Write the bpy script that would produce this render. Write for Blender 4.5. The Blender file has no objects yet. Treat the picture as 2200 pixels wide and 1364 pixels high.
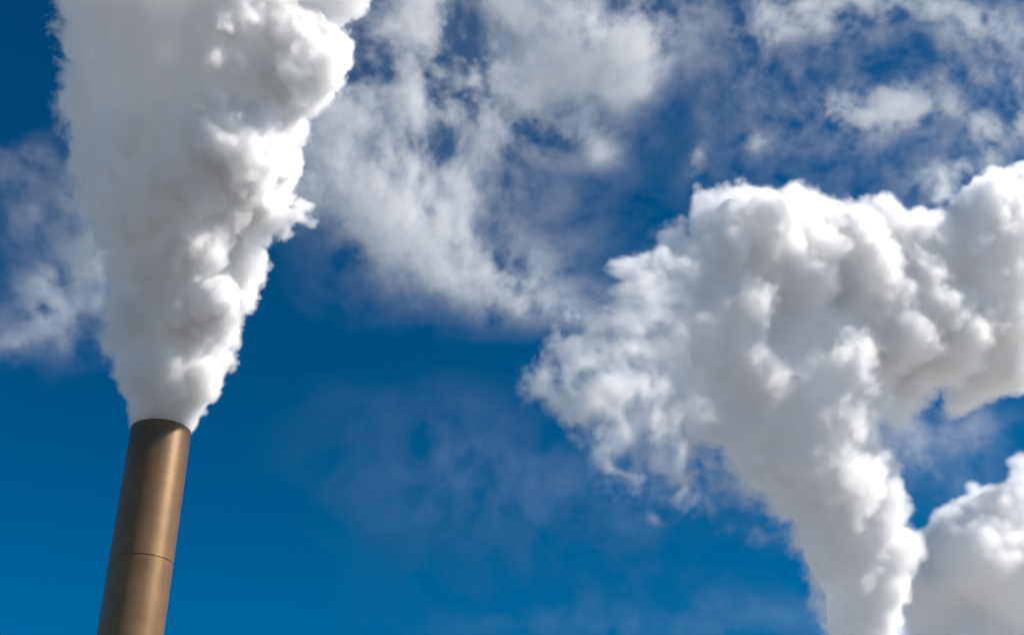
import bpy, math, time
import numpy as np
import openvdb
from mathutils import Vector, Matrix

T0 = time.time()
R = math.radians
S = bpy.context.scene
C = S.collection

# ------------------------------------------------------------------ camera
PITCH, ROLL, F = 31.0, -1.6, 2400.0            # degrees, degrees, focal length in photo pixels (photo 2200 x 1364)
EYE = Vector((0.0, 0.0, 1.7))
cam_d = bpy.data.cameras.new("camera")
cam = bpy.data.objects.new("camera", cam_d)
C.objects.link(cam)
cam_d.sensor_width = 36.0
cam_d.lens = 36.0 * F / 2200.0
cam_d.clip_end = 20000.0
CAMROT = (Matrix.Rotation(R(90.0 + PITCH), 4, 'X') @ Matrix.Rotation(R(ROLL), 4, 'Z'))
cam.matrix_world = Matrix.Translation(EYE) @ CAMROT
S.camera = cam

# ------------------------------------------------------------------ sky, sun, exposure
SUN_EL, SUN_AZ = 41.0, 92.0                   # azimuth clockwise from +Y (the way the camera looks)
w = bpy.data.worlds.new("World")
S.world = w
w.use_nodes = True
nt = w.node_tree
nt.nodes.clear()
sky = nt.nodes.new('ShaderNodeTexSky')
sky.sky_type = 'NISHITA'
sky.sun_disc = False
sky.sun_elevation = R(SUN_EL)
sky.sun_rotation = R(SUN_AZ)
sky.altitude = 2500.0
sky.air_density = 1.0
sky.dust_density = 0.0
sky.ozone_density = 6.0
hs = nt.nodes.new('ShaderNodeHueSaturation')
hs.inputs['Hue'].default_value = 0.491
hs.inputs['Saturation'].default_value = 1.35
hs.inputs['Value'].default_value = 1.0
bg = nt.nodes.new('ShaderNodeBackground')
bg.inputs['Strength'].default_value = 0.059
wo = nt.nodes.new('ShaderNodeOutputWorld')
nt.links.new(sky.outputs['Color'], hs.inputs['Color'])
nt.links.new(hs.outputs['Color'], bg.inputs['Color'])
nt.links.new(bg.outputs['Background'], wo.inputs['Surface'])

sd = bpy.data.lights.new("sun", 'SUN')
sd.energy = 5.0
sd.angle = R(0.53)
sd.color = (1.0, 0.94, 0.87)
sun = bpy.data.objects.new("sun", sd)
C.objects.link(sun)
SUNDIR = Vector((math.sin(R(SUN_AZ)) * math.cos(R(SUN_EL)), math.cos(R(SUN_AZ)) * math.cos(R(SUN_EL)), math.sin(R(SUN_EL))))
sun.rotation_euler = SUNDIR.to_track_quat('Z', 'Y').to_euler()
sun.location = (60, 0, 120)

S.view_settings.view_transform = 'Standard'
S.view_settings.look = 'None'
S.view_settings.exposure = 0.5
S.view_settings.gamma = 1.0

S.render.engine = 'CYCLES'
cy = S.cycles
cy.use_denoising = True
cy.max_bounces = 20
cy.volume_bounces = 16
cy.diffuse_bounces = 10
cy.transparent_max_bounces = 96
cy.sample_clamp_indirect = 6.0
cy.volume_step_rate = 1.5

# ------------------------------------------------------------------ helpers
def P(px, py, depth):
    """world point that the photograph shows at pixel (px, py), DEPTH metres along the viewing axis"""
    return EYE + (CAMROT.to_3x3() @ Vector(((px - 1100.0) / F * depth, -(py - 682.0) / F * depth, -depth)))

def tag(o, label=None, cat=None, group=None, kind=None):
    for k, v in (('label', label), ('category', cat), ('group', group), ('kind', kind)):
        if v:
            o[k] = v
    return o

def mesh_obj(name, verts, faces, mat=None, parent=None, smooth=True):
    me = bpy.data.meshes.new(name)
    me.from_pydata(verts, [], faces)
    me.update()
    if smooth:
        me.polygons.foreach_set('use_smooth', [True] * len(me.polygons))
    if mat:
        me.materials.append(mat)
    o = bpy.data.objects.new(name, me)
    C.objects.link(o)
    if parent:
        o.parent = parent
    return o

def material(name):
    m = bpy.data.materials.new(name)
    m.use_nodes = True
    return m, m.node_tree, m.node_tree.nodes.get('Principled BSDF')

# ------------------------------------------------------------------ fields on a grid (numpy)
def axis_weights(n, cell, rng):
    """cubic B-spline weights that spread a coarse random lattice over n samples"""
    x = np.arange(n) / cell + rng.random()
    i = np.floor(x).astype(int)
    t = (x - i).astype(np.float32)
    L = i.max() + 4
    W = np.zeros((n, L), np.float32)
    r = np.arange(n)
    W[r, i] = (1 - t) ** 3 / 6
    W[r, i + 1] = (3 * t ** 3 - 6 * t ** 2 + 4) / 6
    W[r, i + 2] = (-3 * t ** 3 + 3 * t ** 2 + 3 * t + 1) / 6
    W[r, i + 3] = t ** 3 / 6
    return W

def noise(shape, cell, rng):
    """smooth noise, about unit deviation; cell = lattice pitch in samples (one number, or one for each axis)"""
    cells = (cell,) * 3 if np.isscalar(cell) else cell
    Ws = [axis_weights(n, c, rng) for n, c in zip(shape, cells)]
    a = rng.standard_normal(tuple(W.shape[1] for W in Ws)).astype(np.float32)
    a = np.tensordot(a, Ws[0], axes=(0, 1))       # -> y z X
    a = np.tensordot(a, Ws[1], axes=(0, 1))       # -> z X Y
    a = np.tensordot(a, Ws[2], axes=(0, 1))       # -> X Y Z
    return (a - a.mean()) / a.std()

def tile(n, rng):
    """periodic smooth noise block, about one swell in six samples, for warped look-ups"""
    k = np.fft.fftfreq(n) * n
    kx, ky, kz = np.meshgrid(k, k, k, indexing='ij')
    k2 = np.sqrt(kx ** 2 + ky ** 2 + kz ** 2)
    amp = np.exp(-((k2 - n / 6.0) / (n / 14.0)) ** 2)
    a = np.fft.ifftn(np.fft.fftn(rng.standard_normal((n, n, n))) * amp).real.astype(np.float32)
    return a / a.std()

def lookup(t, x, y, z):
    n = t.shape[0]
    fx, fy, fz = np.floor(x), np.floor(y), np.floor(z)
    tx, ty, tz = (x - fx), (y - fy), (z - fz)
    ix, iy, iz = fx.astype(np.int32) % n, fy.astype(np.int32) % n, fz.astype(np.int32) % n
    jx, jy, jz = (ix + 1) % n, (iy + 1) % n, (iz + 1) % n
    f = t.ravel()
    def g(a, b, c):
        return f[(a * n + b) * n + c]
    c0 = (g(ix, iy, iz) * (1 - tz) + g(ix, iy, jz) * tz) * (1 - ty) + (g(ix, jy, iz) * (1 - tz) + g(ix, jy, jz) * tz) * ty
    c1 = (g(jx, iy, iz) * (1 - tz) + g(jx, iy, jz) * tz) * (1 - ty) + (g(jx, jy, iz) * (1 - tz) + g(jx, jy, jz) * tz) * ty
    return c0 * (1 - tx) + c1 * tx

def largest(pts, quads):
    """only the largest connected piece of a quad mesh"""
    lab = np.arange(len(pts))
    q = quads.astype(np.int64)
    while True:
        m = lab[q].min(1)
        new = lab.copy()
        np.minimum.at(new, q.ravel(), np.repeat(m, 4))
        new = new[new]
        if (new == lab).all():
            break
        lab = new
    best = np.bincount(lab[q[:, 0]]).argmax()
    q = q[lab[q[:, 0]] == best]
    used = np.unique(q)
    inv = np.zeros(len(pts), np.int64)
    inv[used] = np.arange(len(used))
    return pts[used], inv[q]

class Field:
    """signed distance (negative inside) in photo pixels around a nominal DEPTH; axes u right, v up, n away from the camera"""
    def __init__(self, x0, x1, y0, y1, n0, n1, step, seed):
        self.step, self.rng = step, np.random.default_rng(seed)
        self.x = np.arange(x0, x1 + step, step, dtype=np.float32)
        self.y = np.arange(y0, y1 + step, step, dtype=np.float32)
        self.n = np.arange(n0, n1 + step, step, dtype=np.float32)
        self.shape = (len(self.x), len(self.y), len(self.n))
        self.d = np.full(self.shape, 1e3, np.float32)

    def noise(self, size):
        s = size if not np.isscalar(size) else (size,) * 3
        return noise(self.shape, tuple(q / self.step for q in s), self.rng)

    def column(self, rows, flat=1.0):
        """rows of (y, left x, right x[, n centre])"""
        rows = sorted(rows)
        ys = [r[0] for r in rows]
        c = np.interp(self.y, ys, [(r[1] + r[2]) / 2 for r in rows]).astype(np.float32)
        r_ = np.interp(self.y, ys, [(r[2] - r[1]) / 2 for r in rows]).astype(np.float32)
        nc = np.interp(self.y, ys, [(r[3] if len(r) > 3 else 0.0) for r in rows]).astype(np.float32)
        X = self.x[:, None, None] - c[None, :, None]
        N = (self.n[None, None, :] - nc[None, :, None]) / flat
        dd = np.sqrt(X * X + N * N) - r_[None, :, None]
        lo, hi = ys[0], ys[-1]
        Y = np.maximum(np.maximum(lo - self.y, self.y - hi), 0)[None, :, None]
        dd = np.where(Y > 0, np.maximum(dd, Y), dd)
        self.d = np.minimum(self.d, dd)

    def puff(self, x, y, r, n=0.0, ry=None, rn=None, k=12.0):
        ry, rn = ry or r, rn or r
        m = max(r, ry, rn) * 1.35 + 2 * k
        sx = slice(*np.searchsorted(self.x, (x - m, x + m)))
        sy = slice(*np.searchsorted(self.y, (y - m, y + m)))
        sn = slice(*np.searchsorted(self.n, (n - m, n + m)))
        X, Y, N = self.x[sx][:, None, None] - x, self.y[sy][None, :, None] - y, self.n[sn][None, None, :] - n
        if 0 in (X.size, Y.size, N.size):
            return
        q = np.sqrt((X / r) ** 2 + (Y / ry) ** 2 + (N / rn) ** 2)
        dd = (q - 1.0) * min(r, ry, rn)
        a = self.d[sx, sy, sn]
        h = np.clip(0.5 + 0.5 * (a - dd) / k, 0, 1)
        self.d[sx, sy, sn] = a * (1 - h) + dd * h - k * h * (1 - h)

    def bumps(self, count, r0, r1, sink=0.25, k=3.0, where=None):
        """round lumps sitting on the present surface"""
        near = np.abs(self.d) < self.step * 0.8
        idx = np.argwhere(near)
        if where is not None and len(idx):
            keep = where(self.x[idx[:, 0]], self.y[idx[:, 1]], self.n[idx[:, 2]])
            idx = idx[keep]
        if not len(idx):
            return
        g = self.rng.integers(0, len(idx), count)
        rr = r0 + (r1 - r0) * self.rng.random(count) ** 1.7
        for j, r in zip(g, rr):
            i = idx[j]
            gr = []
            for a in range(3):
                p, q = i.copy(), i.copy()
                p[a] = min(i[a] + 1, self.shape[a] - 1)
                q[a] = max(i[a] - 1, 0)
                gr.append(self.d[tuple(p)] - self.d[tuple(q)])
            gr = np.array(gr) / (np.linalg.norm(gr) + 1e-6)
            off = -sink * r
            self.puff(self.x[i[0]] + gr[0] * off, self.y[i[1]] + gr[1] * off, r, self.n[i[2]] + gr[2] * off, k=k)

    def fbm(self, size, octaves=4, warp=0.5, gain=0.55):
        """warped fractal noise, unit deviation; size = px of the largest swirl"""
        X = (self.x / size)[:, None, None] + np.zeros(self.shape, np.float32)
        Y = (self.y / size)[None, :, None] + np.zeros(self.shape, np.float32)
        N = (self.n / size)[None, None, :] + np.zeros(self.shape, np.float32)
        if warp:
            wx, wy, wn = self.noise(size * 1.1), self.noise(size * 1.1), self.noise(size * 1.1)
            wx += 0.5 * self.noise(size * 0.45); wy += 0.5 * self.noise(size * 0.45)
            X += warp * wx; Y += warp * wy; N += warp * wn
        t = tile(64, self.rng)
        out = np.zeros(self.shape, np.float32)
        k, amp = 6.0, 1.0
        for o in range(octaves):
            out += amp * lookup(t, X * k + 17.3 * o, Y * k + 5.1 * o, N * k + 9.7 * o)
            k *= 2.03; amp *= gain
        return out / out.std()

    def world(self, depth):
        """height above the ground, and distance from the chimney's axis, of every sample"""
        s = depth / F
        rot = np.array(CAMROT.to_3x3(), np.float32)
        u = ((self.x - 1100.0) * s)[:, None, None]
        v = (-(self.y - 682.0) * s)[None, :, None]
        q = (-(depth + self.n * s))[None, None, :]
        p = [rot[k, 0] * u + rot[k, 1] * v + rot[k, 2] * q + EYE[k] for k in range(3)]
        return p[2], np.hypot(p[0] - TOP.x, p[1] - TOP.y)

    def blobs(self, spots, depth_of=None):
        """sum of soft ellipses (x, y, rx, ry, turn in degrees, weight), flat in n"""
        M = np.zeros(self.shape[:2], np.float32)
        X, Y = self.x[:, None], self.y[None, :]
        for x, y, rx, ry, turn, wt in spots:
            c, s_ = math.cos(R(turn)), math.sin(R(turn))
            a = ((X - x) * c + (Y - y) * s_) / rx
            b = (-(X - x) * s_ + (Y - y) * c) / ry
            M = M + wt * np.exp(-(a * a + b * b))
        return M[:, :, None]

    def mesh(self, name, depth, mat, iso=0.0, parent=None, d=None):
        d = self.d if d is None else d
        d = d.copy()
        for ax in range(3):                       # close the sheet at the grid's ends
            sl = [slice(None)] * 3
            for e in (0, -1):
                sl[ax] = e
                d[tuple(sl)] = np.maximum(d[tuple(sl)], iso + 0.5)
        g = openvdb.FloatGrid(1e3)
        g.copyFromArray(d)
        pts, quads = g.convertToQuads(iso)
        pts, quads = largest(pts.astype(np.float64), quads)
        x = self.x[0] + pts[:, 0] * self.step
        y = self.y[0] + pts[:, 1] * self.step
        n = self.n[0] + pts[:, 2] * self.step
        s = depth / F
        w_ = np.stack([(x - 1100.0) * s, -(y - 682.0) * s, -(depth + n * s)], 1)
        rot = np.array(CAMROT.to_3x3())
        w_ = w_ @ rot.T + np.array(EYE)
        me = bpy.data.meshes.new(name)
        me.vertices.add(len(w_))
        base = w_.mean(0) if parent is None else np.array(parent.location)
        me.vertices.foreach_set('co', (w_ - base).astype(np.float32).ravel())
        nq = len(quads)
        me.loops.add(nq * 4)
        me.loops.foreach_set('vertex_index', quads.astype(np.int32).ravel())
        me.polygons.add(nq)
        me.polygons.foreach_set('loop_start', np.arange(nq, dtype=np.int32) * 4)
        me.polygons.foreach_set('loop_total', np.full(nq, 4, np.int32))
        me.polygons.foreach_set('use_smooth', np.ones(nq, bool))
        me.update(calc_edges=True)
        me.materials.append(mat)
        o = bpy.data.objects.new(name, me)
        o.location = base
        C.objects.link(o)
        if parent is not None:
            o.parent = parent
            o.location = (0, 0, 0)
        print(name, nq, 'quads', round(time.time() - T0, 1), 's')
        return o

def steam_material(name, through, color=(0.985, 0.985, 0.985)):
    """the dense heart of a steam cloud: white droplets that throw back most light and let some pass"""
    m, t, b = material(name)
    t.nodes.remove(b)
    out = t.nodes['Material Output']
    df = t.nodes.new('ShaderNodeBsdfDiffuse')
    tl = t.nodes.new('ShaderNodeBsdfTranslucent')
    for q in (df, tl):
        q.inputs['Color'].default_value = (*color, 1)
    mx = t.nodes.new('ShaderNodeMixShader')
    mx.inputs[0].default_value = through
    t.links.new(df.outputs[0], mx.inputs[1])
    t.links.new(tl.outputs[0], mx.inputs[2])
    t.links.new(mx.outputs[0], out.inputs['Surface'])
    return m

# a volume grid from an array: the values are laid slice by slice into an image made here, and geometry nodes turn them into fog
def fog_nodes(res, size, img, wide, high):
    g = bpy.data.node_groups.new("fog", 'GeometryNodeTree')
    g.interface.new_socket("Geometry", in_out='INPUT', socket_type='NodeSocketGeometry')
    g.interface.new_socket("Geometry", in_out='OUTPUT', socket_type='NodeSocketGeometry')
    N, L = g.nodes, g.links
    go = N.new('NodeGroupOutput')
    vc = N.new('GeometryNodeVolumeCube')
    for k, a in enumerate('XYZ'):
        vc.inputs['Resolution ' + a].default_value = res[k]
    vc.inputs['Min'].default_value = (0, 0, 0)
    vc.inputs['Max'].default_value = size
    vc.inputs['Background'].default_value = 0.0
    pos = N.new('GeometryNodeInputPosition')
    mul = N.new('ShaderNodeVectorMath'); mul.operation = 'MULTIPLY'
    mul.inputs[1].default_value = tuple((r - 1) / q for r, q in zip(res, size))
    half = N.new('ShaderNodeVectorMath'); half.operation = 'ADD'; half.inputs[1].default_value = (0.5, 0.5, 0.5)
    flo = N.new('ShaderNodeVectorMath'); flo.operation = 'FLOOR'
    dot = N.new('ShaderNodeVectorMath'); dot.operation = 'DOT_PRODUCT'
    dot.inputs[1].default_value = (res[1] * res[2], res[2], 1)
    L.new(pos.outputs[0], mul.inputs[0]); L.new(mul.outputs[0], half.inputs[0]); L.new(half.outputs[0], flo.inputs[0]); L.new(flo.outputs[0], dot.inputs[0])
    def math_(op, a, b):
        n = N.new('ShaderNodeMath'); n.operation = op
        for k, q in enumerate((a, b)):
            if q is None:
                continue
            if isinstance(q, (int, float)):
                n.inputs[k].default_value = q
            else:
                L.new(q, n.inputs[k])
        return n.outputs[0]
    i = math_('ADD', dot.outputs['Value'], 0.25)
    row = math_('FLOOR', math_('DIVIDE', i, float(wide)), None)
    col = math_('SUBTRACT', dot.outputs['Value'], math_('MULTIPLY', row, float(wide)))
    u = math_('DIVIDE', math_('ADD', col, 0.5), float(wide))
    v = math_('DIVIDE', math_('ADD', row, 0.5), float(high))
    cx = N.new('ShaderNodeCombineXYZ'); L.new(u, cx.inputs[0]); L.new(v, cx.inputs[1])
    im = N.new('GeometryNodeImageTexture'); im.interpolation = 'Closest'; im.inputs['Image'].default_value = img
    L.new(cx.outputs[0], im.inputs['Vector'])
    sp = N.new('FunctionNodeSeparateColor'); L.new(im.outputs['Color'], sp.inputs[0])
    L.new(sp.outputs[0], vc.inputs['Density'])
    sm = N.new('GeometryNodeSetMaterial')
    L.new(vc.outputs[0], sm.inputs['Geometry'])
    L.new(sm.outputs[0], go.inputs[0])
    return g, sm

def fog_material(name, density, aniso=0.35, color=(1, 1, 1)):
    m, t, b = material(name)
    t.nodes.remove(b)
    v = t.nodes.new('ShaderNodeVolumePrincipled')
    v.inputs['Color'].default_value = (*color, 1)
    v.inputs['Density'].default_value = density
    v.inputs['Anisotropy'].default_value = aniso
    t.links.new(v.outputs[0], t.nodes['Material Output'].inputs['Volume'])
    return m

def fog(name, fld, depth, dens, mat, parent=None):
    dens = np.clip(dens, 0, 1).astype(np.float32)
    dens[dens < 0.004] = 0
    s = depth / F
    res = dens.shape
    size = tuple((r - 1) * fld.step * s for r in res)
    dens = dens[:, ::-1, ::-1]                    # local y runs up, local z towards the camera
    wide = 2048
    high = -(-dens.size // wide)
    buf = np.zeros((wide * high, 4), np.float32)
    buf[:dens.size, 0] = np.ascontiguousarray(dens).ravel()
    buf[:, 3] = 1
    img = bpy.data.images.new(name, wide, high, alpha=False, float_buffer=True)
    img.colorspace_settings.name = 'Non-Color'
    img.pixels.foreach_set(buf.ravel())
    img.update()
    vd = bpy.data.volumes.new(name)
    vd.materials.append(mat)
    o = bpy.data.objects.new(name, vd)
    C.objects.link(o)
    g, sm = fog_nodes(res, size, img, wide, high)
    sm.inputs['Material'].default_value = mat
    md = o.modifiers.new('fog', 'NODES')
    md.node_group = g
    corner = Vector(((fld.x[0] - 1100.0) * s, -(fld.y[-1] - 682.0) * s, -(depth + fld.n[-1] * s)))
    M = Matrix.Translation(EYE) @ CAMROT @ Matrix.Translation(corner)
    o.matrix_world = M if parent is None else Matrix.Translation(-parent.location) @ M
    if parent is not None:
        o.parent = parent
    print(name, res, 'fog', round(time.time() - T0, 1), 's')
    return o


# ------------------------------------------------------------------ ground
def sheet_material(name, dark, pale, scale):
    m, t, b = material(name)
    n = t.nodes.new('ShaderNodeTexNoise'); n.inputs['Scale'].default_value = scale; n.inputs['Detail'].default_value = 8
    r = t.nodes.new('ShaderNodeValToRGB')
    r.color_ramp.elements[0].color = (*dark, 1); r.color_ramp.elements[1].color = (*pale, 1)
    tc = t.nodes.new('ShaderNodeTexCoord')
    t.links.new(tc.outputs['Object'], n.inputs['Vector']); t.links.new(n.outputs['Fac'], r.inputs[0]); t.links.new(r.outputs[0], b.inputs['Base Color'])
    b.inputs['Roughness'].default_value = 0.95
    return m

def ground():
    q = 6000.0
    o = mesh_obj("ground", [(-q, -q, 0), (q, -q, 0), (q, q, 0), (-q, q, 0)], [(0, 1, 2, 3)], sheet_material("pale_bounce_ground", (0.34, 0.325, 0.295), (0.52, 0.49, 0.445), 0.05), smooth=False)  # unseen ground, made pale to throw sunlight up into the steam
    tag(o, kind='structure')
    c = P(346.0, 928.0, 78.0)
    ring = [(c.x + 100.0 * math.cos(k * math.pi / 48), c.y + 100.0 * math.sin(k * math.pi / 48), 0.004) for k in range(96)]
    o = mesh_obj("unseen_dark_disc", ring, [tuple(range(96))], sheet_material("dark_disc", (0.025, 0.025, 0.026), (0.05, 0.048, 0.046), 0.4), smooth=False)  # unseen dark disc added to keep ground bounce off the chimney's shaded side
    tag(o, kind='structure')
ground()

# ------------------------------------------------------------------ chimney
DL = 78.0
TOP = P(346.0, 928.0, DL)
RAD = 62.5 / F * DL
H = TOP.z

def lathe(name, prof, mat, parent, seg=96):
    """prof: (radius, z) from bottom to top"""
    vs, fs = [], []
    for r, z in prof:
        for k in range(seg):
            a = 2 * math.pi * k / seg
            vs.append((r * math.cos(a), r * math.sin(a), z))
    for j in range(len(prof) - 1):
        for k in range(seg):
            k2 = (k + 1) % seg
            fs.append((j * seg + k, j * seg + k2, (j + 1) * seg + k2, (j + 1) * seg + k))
    return mesh_obj(name, vs, fs, mat, parent)

def steel(name, low, high, z0, z1, rough, metal, shine=1.0):
    """painted steel: colour drifts with height, with vertical streaks and soot below the mouth"""
    m, t, b = material(name)
    N, L = t.nodes, t.links
    tc = N.new('ShaderNodeTexCoord')
    sp = N.new('ShaderNodeSeparateXYZ'); L.new(tc.outputs['Object'], sp.inputs[0])
    mr = N.new('ShaderNodeMapRange'); mr.inputs['From Min'].default_value = z0; mr.inputs['From Max'].default_value = z1
    L.new(sp.outputs['Z'], mr.inputs['Value'])
    ns = N.new('ShaderNodeTexNoise'); ns.inputs['Scale'].default_value = 1.0; ns.inputs['Detail'].default_value = 6
    sc = N.new('ShaderNodeMapping'); sc.inputs['Scale'].default_value = (2.2, 2.2, 0.10)
    L.new(tc.outputs['Object'], sc.inputs[0]); L.new(sc.outputs[0], ns.inputs['Vector'])
    n2 = N.new('ShaderNodeTexNoise'); n2.inputs['Scale'].default_value = 0.9; n2.inputs['Detail'].default_value = 7
    L.new(tc.outputs['Object'], n2.inputs['Vector'])
    ad = N.new('ShaderNodeMath'); ad.operation = 'MULTIPLY_ADD'; ad.inputs[1].default_value = 0.9
    L.new(ns.outputs['Fac'], ad.inputs[0])
    m2 = N.new('ShaderNodeMath'); m2.operation = 'ADD'; m2.inputs[1].default_value = -0.45
    L.new(mr.outputs[0], m2.inputs[0]); L.new(m2.outputs[0], ad.inputs[2])
    cr = N.new('ShaderNodeValToRGB')
    cr.color_ramp.elements[0].color = (*low, 1); cr.color_ramp.elements[1].color = (*high, 1)
    L.new(ad.outputs[0], cr.inputs[0])
    mx = N.new('ShaderNodeMixRGB'); mx.blend_type = 'MULTIPLY'; mx.inputs[0].default_value = 0.6
    L.new(cr.outputs[0], mx.inputs[1]); L.new(n2.outputs['Fac'], mx.inputs[2])
    L.new(mx.outputs[0], b.inputs['Base Color'])
    b.inputs['Metallic'].default_value = metal
    b.inputs['IOR'].default_value = 1.65
    b.inputs['Specular IOR Level'].default_value = shine
    b.inputs['Specular Tint'].default_value = (1.0, 0.68, 0.38, 1)
    rr = N.new('ShaderNodeMapRange'); rr.inputs['To Min'].default_value = rough - 0.06; rr.inputs['To Max'].default_value = rough + 0.08
    L.new(ns.outputs['Fac'], rr.inputs['Value']); L.new(rr.outputs[0], b.inputs['Roughness'])
    bp = N.new('ShaderNodeBump'); bp.inputs['Strength'].default_value = 0.12; bp.inputs['Distance'].default_value = 0.05
    L.new(n2.outputs['Fac'], bp.inputs['Height']); L.new(bp.outputs[0], b.inputs['Normal'])
    return m

def z_at(py):
    """height on the chimney's axis that shows at photo row py"""
    best = min(range(0, 4000), key=lambda k: abs(row_of(H * k / 4000.0) - py))
    return H * best / 4000.0

INV = (CAMROT.to_3x3()).inverted()
def row_of(z):
    v = INV @ (Vector((TOP.x, TOP.y, z)) - EYE)
    return 682.0 - v.y / -v.z * F

root = bpy.data.objects.new("chimney", None)
root.location = (TOP.x, TOP.y, 0)
C.objects.link(root)
tag(root, "tall round brown steel chimney with a sooty top and weld seams", "chimney")
z1, z2 = z_at(1034.0), z_at(1210.0)
m_low = steel("tan_steel", (0.27, 0.15, 0.07), (0.22, 0.12, 0.055), 0.0, z2, 0.36, 0.05)
m_mid = steel("brown_steel", (0.215, 0.116, 0.054), (0.18, 0.096, 0.046), z2, z1, 0.37, 0.05)
m_top = steel("sooty_steel", (0.19, 0.10, 0.05), (0.085, 0.056, 0.044), z1, H, 0.39, 0.05, 0.9)
m_in, t_, b_ = material("soot"); b_.inputs['Base Color'].default_value = (0.02, 0.018, 0.017, 1); b_.inputs['Roughness'].default_value = 0.9
m_seam = steel("seam_steel", (0.13, 0.072, 0.035), (0.10, 0.056, 0.028), 0, H, 0.4, 0.1)
G = 0.012
lathe("shaft_section", [(RAD * 0.985, 0.0), (RAD * 1.0, z2 - 0.05)], m_low, root)
lathe("shaft_section", [(RAD * 1.0, z2 + 0.05), (RAD * 1.0, z1 - 0.03)], m_mid, root)
lathe("shaft_section", [(RAD * 1.0, z1 + 0.03), (RAD * 1.0, H)], m_top, root)
lathe("weld_seam", [(RAD * 0.99, z2 - 0.05), (RAD * 0.985, z2 - 0.02), (RAD * 1.004, z2 - 0.005), (RAD * 1.006, z2 + 0.02), (RAD * 1.004, z2 + 0.04), (RAD * 0.99, z2 + 0.05)], m_seam, root)
lathe("weld_seam", [(RAD * 0.99, z1 - 0.03), (RAD * 1.0, z1 - 0.03), (RAD * 1.003, z1 - 0.01), (RAD * 1.003, z1 + 0.01), (RAD * 1.0, z1 + 0.03), (RAD * 0.99, z1 + 0.03)], m_mid, root)
lathe("mouth_rim", [(RAD * 1.0, H), (RAD * 1.004, H + 0.02), (RAD * 1.002, H + 0.06), (RAD * 0.95, H + 0.06), (RAD * 0.95, H)], m_in, root)
lathe("flue_lining", [(RAD * 0.95, H), (RAD * 0.95, H - 12.0)], m_in, root)

# ------------------------------------------------------------------ steam of the chimney
white = steam_material("dense_steam", 0.55)

f = Field(40, 860, -130, 960, -330, 330, 4.0, 3)
f.column([(960, 300, 392), (930, 288, 405), (915, 282, 416), (880, 280, 432), (860, 282, 444), (800, 266, 474), (740, 270, 480), (680, 264, 520), (620, 260, 532),
          (560, 244, 528), (500, 212, 518), (440, 205, 590), (380, 212, 630), (320, 208, 630), (260, 205, 625), (200, 192, 630),
          (130, 190, 645), (60, 185, 665), (0, 180, 685), (-130, 170, 740)])
f.puff(640, 130, 112, -30, k=20); f.puff(668, 60, 74, -20, k=14); f.puff(655, 185, 64, -60, k=14)
f.puff(605, 456, 30, 0, ry=24, k=10); f.puff(634, 460, 26, 0, ry=20, k=8); f.puff(560, 440, 66, 0, k=12)
f.puff(745, -20, 34, 0, k=6)
for q in [(192, 105, 55), (188, 198, 52), (196, 255, 42), (205, 352, 52), (220, 455, 50), (196, 40, 48), (205, 300, 40), (240, 520, 48), (262, 640, 40), (288, 700, 32), (300, 825, 40), (302, 760, 34), (305, 880, 30)]:
    f.puff(q[0], q[1], q[2], 20 * math.sin(q[1] * 1.7), k=10)
f.puff(318, 20, 112, -165, k=10); f.puff(332, 105, 86, -175, k=10); f.puff(300, -70, 120, -150, k=10)
f.puff(440, 540, 70, -95, k=8); f.puff(455, 640, 66, -75, k=8); f.puff(520, 330, 90, -120, k=10)
up = np.clip((930 - f.y) / 220, 0, 1)[None, :, None]
side = np.clip((f.x[:, None] - (350 - 0.12 * (f.y[None, :] - 500))) / 150, 0, 1)[:, :, None]      # 0 in the lee, 1 on the sunny flank
f.d += (f.noise(120) * 6 + f.noise(65) * 6 + f.noise((34, 60, 34)) * 2.5) * up
core = f.d.copy()
f.bumps(40, 24, 50, 0.5, 10, lambda x, y, n: (y < 850) & (x > 420 - 0.15 * (y - 400)))
f.bumps(50, 22, 46, 0.65, 12, lambda x, y, n: (y < 850) & (x < 360))
f.bumps(50, 40, 85, 0.75, 16, lambda x, y, n: (y < 800) & (n < 40) & (x < 420) & (x > 290 - 0.1 * (y - 400)))
f.bumps(90, 18, 40, 0.6, 8, lambda x, y, n: (y < 860) & (n < 0) & (x < 440))
f.bumps(360, 7, 22, 0.4, 4, lambda x, y, n: (y < 905) & (x > 440 - 0.15 * (y - 400)))
f.bumps(260, 8, 22, 0.5, 6, lambda x, y, n: (y < 900) & (x < 330))
fr = f.fbm(80, 4, 0.12, 0.65)
ed = np.abs(f.noise(30)) * 5 + np.abs(f.noise(16)) * 4 + np.abs(f.noise(9.5)) * 2.5 - 8
f.d -= ed * (0.3 + 0.7 * up) * (0.5 + 0.35 * side)
soft = (28 - 9 * side) * (0.35 + 0.65 * up)
o = f.mesh("steam_plume", DL, white, iso=-15.0, d=core + (f.noise((70, 90, 70)) * 7 + f.noise((36, 50, 36)) * 5.5 + f.noise(20) * 2) * up + 9 * (1 - side))
tag(o, "tall white steam plume pouring from the mouth of the brown chimney", "steam plume")
den = np.clip((6 - f.d + fr * (10 - 4 * side) * up) / soft, 0, 1)
shred = f.blobs([(165, 480, 75, 100, 20, 0.75), (190, 570, 65, 90, 10, 0.85), (145, 370, 60, 45, 0, 0.7), (205, 660, 55, 80, 10, 0.75), (235, 740, 30, 60, 0, 0.5), (165, 275, 40, 30, 0, 0.5)])
shred = np.clip(shred * 1.25 + 0.45 * fr * np.clip(shred * 2.5, 0, 1) - 0.5, 0, 1) * np.exp(-(f.n / 40.0) ** 2)[None, None, :]
den = np.maximum(den, 0.14 * shred)
high, away = f.world(DL)
den[(high < H + 0.05) & ((f.n[None, None, :] < 25) | (away < RAD * 1.06))] = 0
den *= 0.68 + 0.32 * side
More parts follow.
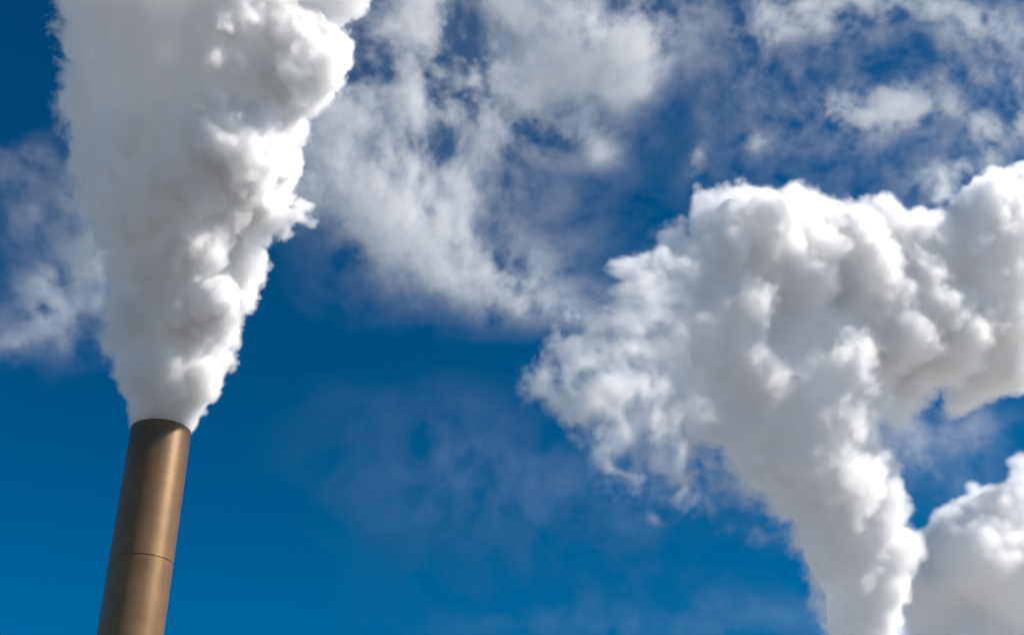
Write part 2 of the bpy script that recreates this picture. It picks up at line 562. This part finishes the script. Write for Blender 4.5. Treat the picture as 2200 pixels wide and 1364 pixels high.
fog("mist", f, DL, den * (core > -52), fog_material("chimney_mist", 3.0), o)
del f, fr, ed, den, high, away

# ------------------------------------------------------------------ steam column and its cloud
DR = 135.0
f = Field(1020, 2330, 310, 1490, -470, 440, 4.6, 11)
f.column([(1500, 1812, 1945, 0), (1364, 1780, 1920, 0), (1280, 1762, 1928, 0), (1180, 1728, 1914, 0), (1130, 1704, 1916, 0), (1090, 1664, 1916, 0), (1050, 1618, 1912, 0),
          (1000, 1570, 1918, 0), (950, 1536, 1880, 0), (900, 1515, 1866, 0), (850, 1510, 1862, 0), (800, 1525, 1876, 0), (740, 1590, 1880, 20), (690, 1660, 1850, 20), (660, 1730, 1790, 20)])
def far(x):
    """the cloud drifts away from the camera towards the right"""
    return 0.58 * (x - 1750.0) + min(0.0, 0.35 * (x - 1500.0))
def cloud_puff(x, y, r, wob=18.0, k=32, squash=1.0):
    n = far(x) + wob * math.sin(x * 7.1 + y)
    g = 1.0 + n / F
    f.puff(1100 + (x - 1100) * g, 682 + (y - 682) * g, r * g, n, rn=r * squash * g, k=k)
for q in [(1560, 495, 66), (1635, 474, 70), (1720, 486, 66), (1800, 496, 70), (1880, 496, 68), (1935, 540, 62), (1840, 580, 98), (1700, 590, 95), (1610, 570, 75),
          (2010, 540, 74), (2075, 530, 80), (2140, 450, 70), (2180, 420, 78), (2235, 410, 70), (2120, 640, 108), (2200, 560, 110), (2200, 700, 116), (2100, 755, 100),
          (2000, 735, 98), (1920, 700, 112), (1850, 690, 104), (2080, 838, 46), (2150, 792, 62), (1950, 812, 62), (1860, 800, 80), (1780, 760, 95), (1690, 720, 90), (1610, 800, 90), (1580, 680, 70), (1980, 620, 95), (2040, 690, 105), (2060, 600, 95), (2150, 500, 85), (2240, 640, 110), (1940, 620, 90)]:
    cloud_puff(*q)
for q in [(1300, 775, 50), (1245, 788, 42), (1200, 803, 30), (1168, 812, 20), (1145, 818, 11), (1370, 755, 66), (1450, 715, 74), (1340, 820, 52), (1530, 670, 74), (1430, 790, 62), (1480, 610, 48), (1420, 650, 52), (1525, 560, 48), (1500, 770, 70), (1290, 735, 34), (1340, 690, 40), (1560, 760, 80), (1570, 620, 80), (1600, 700, 80), (1290, 835, 46), (1375, 865, 54), (1455, 850, 62), (1250, 745, 36), (1315, 695, 44), (1375, 625, 46), (1445, 575, 38), (1215, 825, 26), (1510, 480, 34), (1475, 525, 42), (1405, 595, 42), (1350, 655, 38)]:
    cloud_puff(*q, wob=10.0, k=22, squash=0.85)
f.d += f.noise(110) * 6 + f.noise(60) * 7
core = f.d.copy()
sunny = lambda x, y, n: (y < 620) | ((y < 800) & (x > 1800)) | ((y > 900) & (x > 1770 + 0.1 * (y - 930)))
f.bumps(80, 22, 54, 0.5, 10, sunny)
f.bumps(90, 24, 52, 0.55, 10)
f.bumps(480, 7, 20, 0.4, 5, sunny)
f.bumps(420, 9, 24, 0.55, 7)
f.bumps(50, 34, 66, 0.65, 10, lambda x, y, n: (y > 640) & (y < 1250))
f.bumps(160, 10, 30, 0.4, 5, lambda x, y, n: (x < 1740) & (y > 800))
calm = np.clip((f.y[None, :] - 600) / 160, 0, 1) * np.clip((1900 + np.maximum(0, 720 - f.y[None, :]) * 0.0 - f.x[:, None]) / 120, 0, 1)
calm = calm * (1 - np.clip((f.y[None, :] - 900) / 100, 0, 1) * np.clip((f.x[:, None] - 1790) / 80, 0, 1))
calm = calm[:, :, None]
f.d -= (np.abs(f.noise(32)) * 5 + np.abs(f.noise(17)) * 4 + np.abs(f.noise(10)) * 2.5 - 8) * (1 - 0.1 * calm)
fr = f.fbm(90, 4, 0.15, 0.7)
cl = f.noise(42) * 4 + f.noise(22) * 2
lee = np.clip((1540 - f.x) / 180, 0, 1)[:, None, None] * np.ones((1, len(f.y), 1), np.float32)
o = f.mesh("steam_column", DR, steam_material("open_steam", 0.72), iso=-15.0, d=core + 90 * lee + cl)
tag(o, "thick steam column that bends over into a broad ragged white cloud", "steam cloud")
rag = f.blobs([(1480, 560, 90, 80, 0, 0.7), (1400, 640, 90, 70, -40, 0.7), (1300, 740, 80, 60, -30, 0.6), (1300, 850, 80, 80, 0, 0.62), (1350, 930, 90, 90, 30, 0.62), (1450, 930, 80, 80, 0, 0.6), (1500, 1010, 110, 70, 20, 0.8),
               (1560, 1060, 110, 60, 10, 0.6), (1430, 850, 80, 70, 0, 0.6), (1290, 900, 60, 60, 0, 0.5), (1400, 980, 70, 50, 0, 0.6), (1220, 740, 40, 30, 0, 0.5), (1360, 610, 60, 50, -40, 0.5), (1660, 1110, 40, 40, 0, 0.5), (1150, 815, 30, 16, 0, 0.8), (1245, 690, 20, 14, 0, 0.8), (1935, 1010, 45, 70, 10, 0.8), (1900, 960, 40, 40, 0, 0.5),
               (2110, 890, 60, 30, 0, 0.5), (1900, 445, 60, 25, 0, 0.5), (2090, 400, 50, 70, -20, 0.6), (2160, 350, 60, 40, 0, 0.6)])
ragged = np.clip(rag * 1.25 + 0.6 * fr * np.clip(rag * 2.5, 0, 1) - 0.5, 0, 1) * np.exp(-((f.n[None, None, :] - (0.58 * (f.x - 1750) + np.minimum(0, 0.35 * (f.x - 1500)))[:, None, None] - 14 * cl) / 30.0) ** 2)
den = np.clip((5 - f.d + fr * (5 + 8 * lee + 5 * calm)) / (24 + 10 * lee + 12 * calm), 0, 1)
den *= (1 - 0.35 * calm) * (1 - 0.4 * lee)
den = np.maximum(den * (core > -52) * np.clip((60 - f.d) / 20, 0, 1), 0.13 * ragged)
fog("mist", f, DR, den, fog_material("column_mist", 2.0 * 78 / 135), o)
del f, fr, den, ragged

# ------------------------------------------------------------------ the cloud behind
DB = 230.0
f = Field(1900, 2420, 950, 1560, -220, 220, 5.0, 21)
for q in [(2090, 1195, 106), (2200, 1250, 150), (2030, 1305, 98), (2140, 1105, 58), (1965, 1235, 50), (1990, 1190, 44), (2215, 1050, 32), (2205, 1000, 18), (2166, 1055, 16), (2260, 1400, 160), (2100, 1420, 150), (2120, 1130, 62), (2300, 1200, 120)]:
    f.puff(q[0], q[1], q[2], 20 * math.sin(q[0] * 3.3), k=16)
f.d += f.noise(90) * 4
core = f.d.copy()
f.bumps(90, 16, 40, 0.5, 8)
f.bumps(900, 7, 18, 0.35, 3)
f.d -= np.abs(f.noise(26)) * 3.5 + np.abs(f.noise(13)) * 2 - 4
o = f.mesh("steam_cloud", DB, steam_material("far_steam", 0.8), iso=-13.0, d=core)
tag(o, "bluish white billowing cloud rising behind the foot of the thick steam column", "cloud")
fog("mist", f, DB, np.clip((4 - f.d) / 18, 0, 1) * (core > -46), fog_material("cloud_mist", 2.0 * 78 / 230), o)
del f

# ------------------------------------------------------------------ thin torn clouds high behind
def veil(name, label, box, depth, spots, tau, swirl, seed, base=0.0, thick=14.0, thr=0.27):
    f = Field(*box, -60, 60, 4.0, seed)
    n2 = 0.9 * f.fbm(swirl, 5, 0.06, 0.68) + 0.35 * f.noise(swirl * 0.9)
    M = 0.74 * f.blobs(spots)
    sheet = (noise((f.shape[0], f.shape[1], 8), (40, 40, 40), f.rng)[:, :, :1]) * 14
    prof = np.exp(-((f.n[None, None, :] - sheet) / thick) ** 2)
    den = np.clip(M * 0.85 + 0.1 * n2 * np.clip(M * 2.5, 0, 1) - thr, 0, 1) + base * M * np.clip(0.6 + 0.35 * n2, 0.05, 1.6)
    ex = np.minimum(np.minimum(f.x - f.x[0], f.x[-1] - f.x)[:, None, None], np.minimum(f.y - f.y[0], f.y[-1] - f.y)[None, :, None])
    den = den * prof * np.clip(ex / 90, 0, 1)
    o = fog(name, f, depth, den, fog_material(name + "_mist", tau / (thick * 1.77 * depth / F), -0.05, (0.99, 0.99, 0.985)))
    tag(o, label, "cloud")

veil("veil_cloud", "broad torn veil of thin cloud between the tall plume and the bent steam column", (560, 1620, -90, 760), 420.0,
     [(1190, 70, 150, 150, 0, 1.25), (1000, 20, 240, 80, 0, 0.42), (1150, 200, 90, 90, 0, 0.42), (1370, 30, 160, 90, 0, 0.36), (880, 110, 140, 120, 0, 0.34), (740, 300, 95, 110, 0, 0.95),
      (700, 370, 80, 60, 0, 0.62), (920, 300, 150, 130, 0, 0.36), (960, 470, 200, 100, 30, 0.38), (880, 560, 120, 60, 20, 0.36), (1080, 600, 200, 70, 15, 0.36), (790, 470, 120, 80, 30, 0.34),
      (1230, 290, 80, 40, -30, 0.32), (1290, 320, 40, 35, 0, 0.38), (1400, 130, 100, 60, -40, 0.32), (1160, 670, 130, 40, 10, 0.26), (1000, 200, 330, 220, 0, 0.16), (1000, 430, 380, 260, 0, 0.07)], 1.45, 210, 31, 1.1)
veil("wisp_cloud", "small curled white wisps of cloud above the broad ragged steam cloud", (1420, 2330, -90, 520), 430.0,
     [(1700, 20, 120, 60, 0, 0.5), (1800, 0, 100, 40, 0, 0.7), (1640, 80, 40, 40, 0, 0.35), (1960, 10, 120, 30, 10, 0.4), (2090, 40, 45, 25, 30, 0.5), (1490, 345, 24, 40, 20, 0.5), (1620, 310, 30, 20, -30, 0.45),
      (1930, 228, 85, 38, -10, 1.2), (1800, 230, 38, 40, 0, 0.65), (1865, 270, 40, 30, 0, 0.6), (2030, 225, 40, 26, 0, 0.5), (2120, 280, 45, 22, 20, 0.7), (2010, 390, 60, 45, 0, 0.45), (2198, 260, 18, 40, 0, 0.7),
      (2140, 340, 30, 40, 0, 0.5), (1900, 250, 420, 280, 0, 0.17), (2050, 60, 200, 80, 0, 0.12), (2150, 120, 190, 190, 0, 0.3), (1600, 160, 220, 160, 0, 0.12)], 1.0, 100, 37, 1.0)
veil("wisp_cloud", "faint feathery cloud behind the shaded flank of the tall plume", (-120, 420, 240, 860), 440.0,
     [(110, 640, 150, 70, -35, 0.36), (50, 345, 110, 45, 0, 0.32), (200, 560, 80, 140, 20, 0.42), (120, 440, 160, 90, 0, 0.26), (190, 700, 80, 50, -20, 0.42), (40, 730, 90, 30, -20, 0.27), (225, 760, 40, 30, 0, 0.3), (130, 560, 190, 200, 0, 0.14)], 0.6, 130, 41, 1.0)
veil("haze_cloud", "very faint bluish smear of cloud low in the sky beside the column", (420, 2330, 760, 1480), 450.0,
     [(930, 1000, 240, 190, 20, 0.15), (1300, 1100, 300, 130, 10, 0.15), (1560, 1340, 480, 60, 0, 0.2), (1180, 1010, 260, 90, 0, 0.1), (1950, 950, 60, 80, 0, 1.0), (2060, 930, 130, 60, 0, 0.7), (2080, 1040, 90, 50, 0, 0.4)], 0.42, 200, 43, 0.8)
